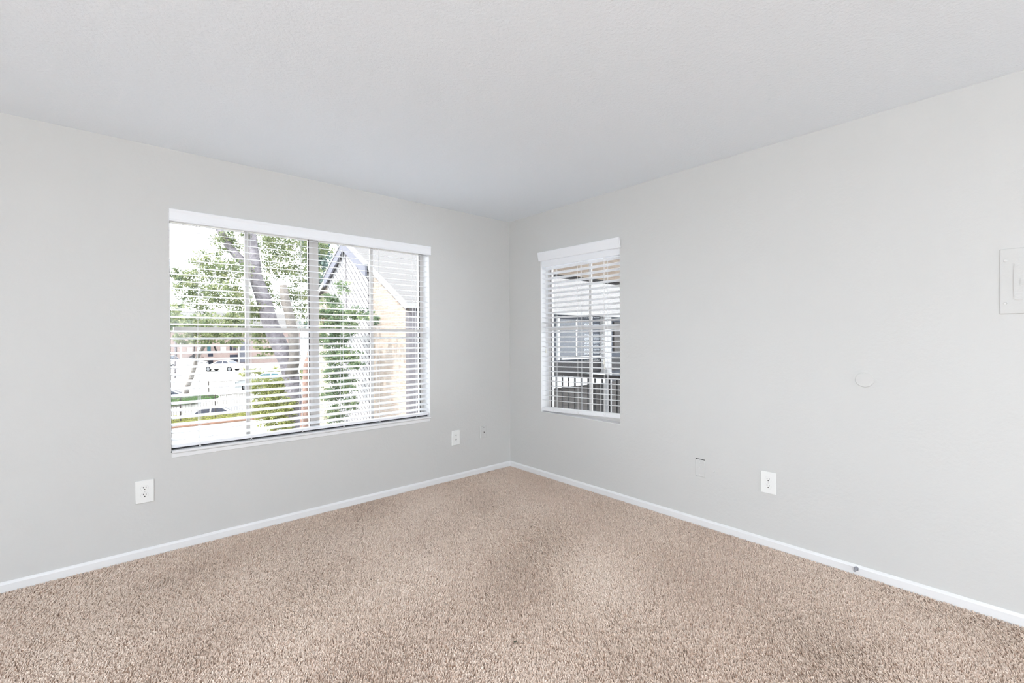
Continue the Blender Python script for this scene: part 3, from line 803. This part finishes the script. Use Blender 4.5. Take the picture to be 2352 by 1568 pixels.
# next-door apartment: cream brick gable with chevron-boarded bay, seen through both windows
XA = 2.98; YN = 7.61; YC = 11.5; YF = 2*YC - YN; EZ = 2.24; SL = .568
PZ = EZ + SL*(YC-YN)
root = thing('apartment_building', 'next-door building with chevron boarded gable, cream brick and shingle roof', 'building', (6,11,G0))
b = MB(); b.poly_prism([(YN,G0-.3),(YF,G0-.3),(YF,EZ),(YC,PZ),(YN,EZ)], XA, XA+.2, T=lambda y,z,x: (x,y,z)); b.build('gable_wall', M['cream_brick'], root)
b = MB()
b.box((XA+.2,YN,-.45),(26,YN+.2,EZ)); b.build('side_wall', M['siding_blue'], root)
b = MB(); b.box((XA+.2,YN,G0-.3),(26,YN+.2,-.45)); b.build('lower_wall', M['siding_brown'], root)
b = MB(); b.box((XA+.2,YF-.2,G0-.3),(26,YF,EZ)); b.build('side_wall', M['siding_blue'], root)
# roof with overhang
ov = .14; eo = .22; th = .12
b = MB()
def roofT(y, z, x): return (x, y, z)
b.poly_prism([(YN-eo,EZ-SL*eo),(YC,PZ),(YC,PZ+th),(YN-eo,EZ-SL*eo+th)], XA-ov, 26.3, T=roofT)
b.poly_prism([(YC,PZ),(YF+eo,EZ-SL*eo),(YF+eo,EZ-SL*eo+th),(YC,PZ+th)], XA-ov, 26.3, T=roofT)
b.build('roof', M['shingle'], root)
b = MB()
for s in (1,-1):
    y0 = YC - s*(YC-YN+eo)
    b.poly_prism([(YC,PZ+th+.01),(y0,EZ-SL*eo+th+.01),(y0,EZ-SL*eo-.06),(YC,PZ-.06)], XA-ov-.03, XA-ov, T=roofT)
b.build('rake_board', M['fascia_white'], root)
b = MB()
b.poly_prism([(YC,PZ-.04),(YN,EZ-.04),(YN,EZ-.2),(YC,PZ-.2)], XA-.03, XA, T=roofT)  # grey strip on the gable standing for the shade under the rake
b.build('rake_shade_strip', M['downspout'], root)
b = MB(); b.box((XA-ov-.04,YN-eo-.10,EZ-SL*eo-.03),(26.3,YN-eo,EZ-SL*eo+.11)); b.build('gutter', M['fascia_white'], root)
b = MB(); b.box((XA-.02,YN-.13,G0),(XA+.26,YN+.06,EZ-.25)); b.tube([(XA+.05,YN-.17,EZ-.12),(XA+.1,YN-.08,EZ-.35)], .07, 8)
b.build('downspout', M['downspout'], root)
# projecting bay
XB = 2.85; BC = 11.48; BW = 1.72; BE = 3.34
BP = BE + SL*BW
b = MB(); b.poly_prism([(BC-BW,G0-.3),(BC+BW,G0-.3),(BC+BW,BE),(BC,BP),(BC-BW,BE)], XB, XA+.01, T=roofT); bay = b.build('boarded_bay', M['chevron'], root)
b = MB(); b.box((XB-.012,BC-.02,G0),(XB,BC+.02,BP-.05)); b.build('joint_strip', M['downspout'], bay)
for s in (1,-1):
    b = MB(); b.poly_prism([(BC,BP+.16),(BC+s*(BW+.05),BE+.13),(BC+s*(BW+.05),BE-.20),(BC,BP-.13)], XB-.12, XB-.06, T=roofT)
    b.build('bay_fascia', M['fascia'], bay)
    b = MB(); b.poly_prism([(BC,BP+.16),(BC+s*(BW+.05),BE+.13),(BC+s*(BW+.05),BE+.19),(BC,BP+.22)], XB-.14, XA-.10, T=roofT)
    b.build('bay_roof', M['fascia_white'], bay)
# near facade details seen through the narrow window
def nf(name, x0, x1, z0, z1, m_, d=.06, par=None):
    q = MB(); q.box((x0,YN-d,z0),(x1,YN+.01,z1)); return q.build(name, m_, par or root)
w = nf('window', 8.9, 10.7, .62, 1.95, M['blue_glass']); nf('window_trim', 8.78, 8.9, .5, 2.05, M['white_paint'], .08, w); nf('window_trim', 9.75, 9.82, .62, 1.95, M['white_paint'], .08, w)
nf('window', 9.0, 11.3, .50, .60, M['white_paint'], .1)
nf('dark_band', 7.0, 15.0, -.02, .44, M['dark_trim'], .05)
nf('white_ledge', 7.0, 11.6, -.44, -.06, M['white_paint'], .3)
nf('pillar', 11.25, 11.66, G0, 2.1, M['fascia_white'], .25)
nf('dark_panel', 8.0, 10.35, -2.6, -.55, M['siding_brown'], .08)
nf('window', 12.1, 14.5, .7, 1.9, M['siding_brown'], .06)

# covered walkway outside the narrow window
root = thing('walkway_canopy', 'wood-lined walkway roof outside the narrow window', 'canopy', (3.0,-1.0,2.35))
b = MB(); b.box((.22,-6.0,2.36),(7.5,1.85,2.44)); b.build('soffit', M['soffit'], root)
b = MB(); b.box((.22,1.85,2.31),(7.5,1.93,2.56)); b.build('edge_beam', M['dark_trim'], root)
b = MB(); b.box((.22,-6.0,2.44),(7.5,1.85,2.56)); b.build('roof_deck', M['dark_trim'], root)
for yy in (1.15, .1, -1.2):
    b = MB(); b.box((.22,yy-.05,2.27),(7.5,yy+.05,2.36)); b.build('joist', M['soffit'], root)
root = thing('walkway_floor', 'grey walkway slab outside the narrow window', 'walkway', (.8,-2.5,-.12), kind='structure')
b = MB(); b.box((.17,-6.0,-.22),(.95,1.85,-.03)); b.build('slab', M['downspout'], root)
root = thing('walkway_railing', 'dark picket railing with a white post outside the narrow window', 'railing', (.85,-1.0,-.03))
b = MB(); n = 58
for k in range(n):
    y = -3.6 + k*.094
    b.box((.843,y-.007,.03),(.857,y+.007,.86))
b.build('pickets', M['dark_trim'], root)
for z in (.03, .87):
    b = MB(); b.box((.83,-3.65,z-.02),(.87,1.84,z+.02)); b.build('rail', M['dark_trim'], root)
b = MB(); b.box((.832,-.583,-.03),(.868,-.547,.95)); o = b.build('post', M['white_paint'], root); o['label'] = 'white post'

# ------------------------------------------------------------------ light
w = bpy.data.worlds.new('sky'); SC.world = w; w.use_nodes = True
bg = w.node_tree.nodes['Background']
bg.inputs['Color'].default_value = (.90,.95,1.0,1); bg.inputs['Strength'].default_value = 6.45
sd = bpy.data.lights.new('sun', 'SUN'); sd.energy = 8.0; sd.angle = math.radians(.6); sd.color = (1,.96,.9)
so = bpy.data.objects.new('sun', sd); COL.objects.link(so)
to_sun = Vector((-.62,.10,.78)).normalized()
so.rotation_euler = to_sun.to_track_quat('Z','Y').to_euler(); so.location = (0,0,20)
def area(name, loc, target, sx, sy, power, col=(1,1,1)):
    ld = bpy.data.lights.new(name, 'AREA'); ld.shape = 'RECTANGLE'; ld.size = sx; ld.size_y = sy; ld.energy = power; ld.color = col
    o = bpy.data.objects.new(name, ld); COL.objects.link(o); o.location = loc
    o.rotation_euler = (Vector(loc)-Vector(target)).to_track_quat('Z','Y').to_euler(); return o
area('patio_fill_light', (-3.3,YW+.02,1.15), (-3.3,0,1.15), 3.2, 1.9, 14, (.90,.955,1))  # fill light added at the unseen patio door to brighten the room
area('side_fill_light', (XW+.02,-4.9,1.32), (0,-4.9,1.32), 2.8, 1.4, 66, (.90,.955,1))  # second added fill, shining from the side towards the right wall
def added_fill_lamp(x, y, label, power):  # unseen uplighter, added to bounce fill off the ceiling
    root = thing('added_fill_lamp', label, 'lamp', (x,y,-.002))
    b = MB(); b.disc(0,0,.14,0,.025,28,.006,T=lambda u,v,w:(x+u,y+v,w-.002)); b.build('base', M['metal'], root)
    b = MB(); b.tube([(x,y,.02),(x,y,1.66)], .012, 10); b.build('pole', M['metal'], root)
    b = MB(); b.tube([(x,y,1.64),(x,y,1.68),(x,y,1.74),(x,y,1.78)], [.03,.10,.17,.185], 28, cap=False); b.build('added_lamp_shade', M['plate'], root)
    ld = bpy.data.lights.new('fill_light', 'AREA'); ld.shape = 'DISK'; ld.size = .3; ld.energy = power; ld.color = (.825,.923,1)
    o = bpy.data.objects.new('fill_light', ld); COL.objects.link(o); o.location = (x,y,1.75); o.rotation_euler = (PI,0,0)
added_fill_lamp(-4.3, -4.7, 'unseen uplighter lamp added as room fill behind the photographer', 80)
added_fill_lamp(-5.8, -3.0, 'unseen uplighter lamp added as room fill by the side wall', 72)

# ------------------------------------------------------------------ camera
cd = bpy.data.cameras.new('camera'); cam = bpy.data.objects.new('camera', cd); COL.objects.link(cam)
cd.sensor_width = 36; cd.lens = 36*1050.62/2352; cd.clip_start = .02; cd.clip_end = 400
r_ = Vector((0.75119842,-0.66005403,-0.00544132)); u_ = Vector((0.00872266,0.00168371,0.99996054)); f_ = Vector((0.66001882,0.75121624,-0.00702223))
mw = Matrix(((r_.x,u_.x,-f_.x,-3.01706),(r_.y,u_.y,-f_.y,-3.46974),(r_.z,u_.z,-f_.z,1.27735),(0,0,0,1)))
cam.matrix_world = mw
SC.camera = cam

vs = SC.view_settings
SC.display_settings.display_device = 'sRGB'
vs.view_transform = 'Standard'; vs.look = 'None'; vs.exposure = .05; vs.gamma = 1; vs.use_curve_mapping = False
SC.cycles.use_denoising = True
SC.cycles.max_bounces = 12; SC.cycles.diffuse_bounces = 8; SC.cycles.transparent_max_bounces = 12
SC.cycles.sample_clamp_indirect = 6
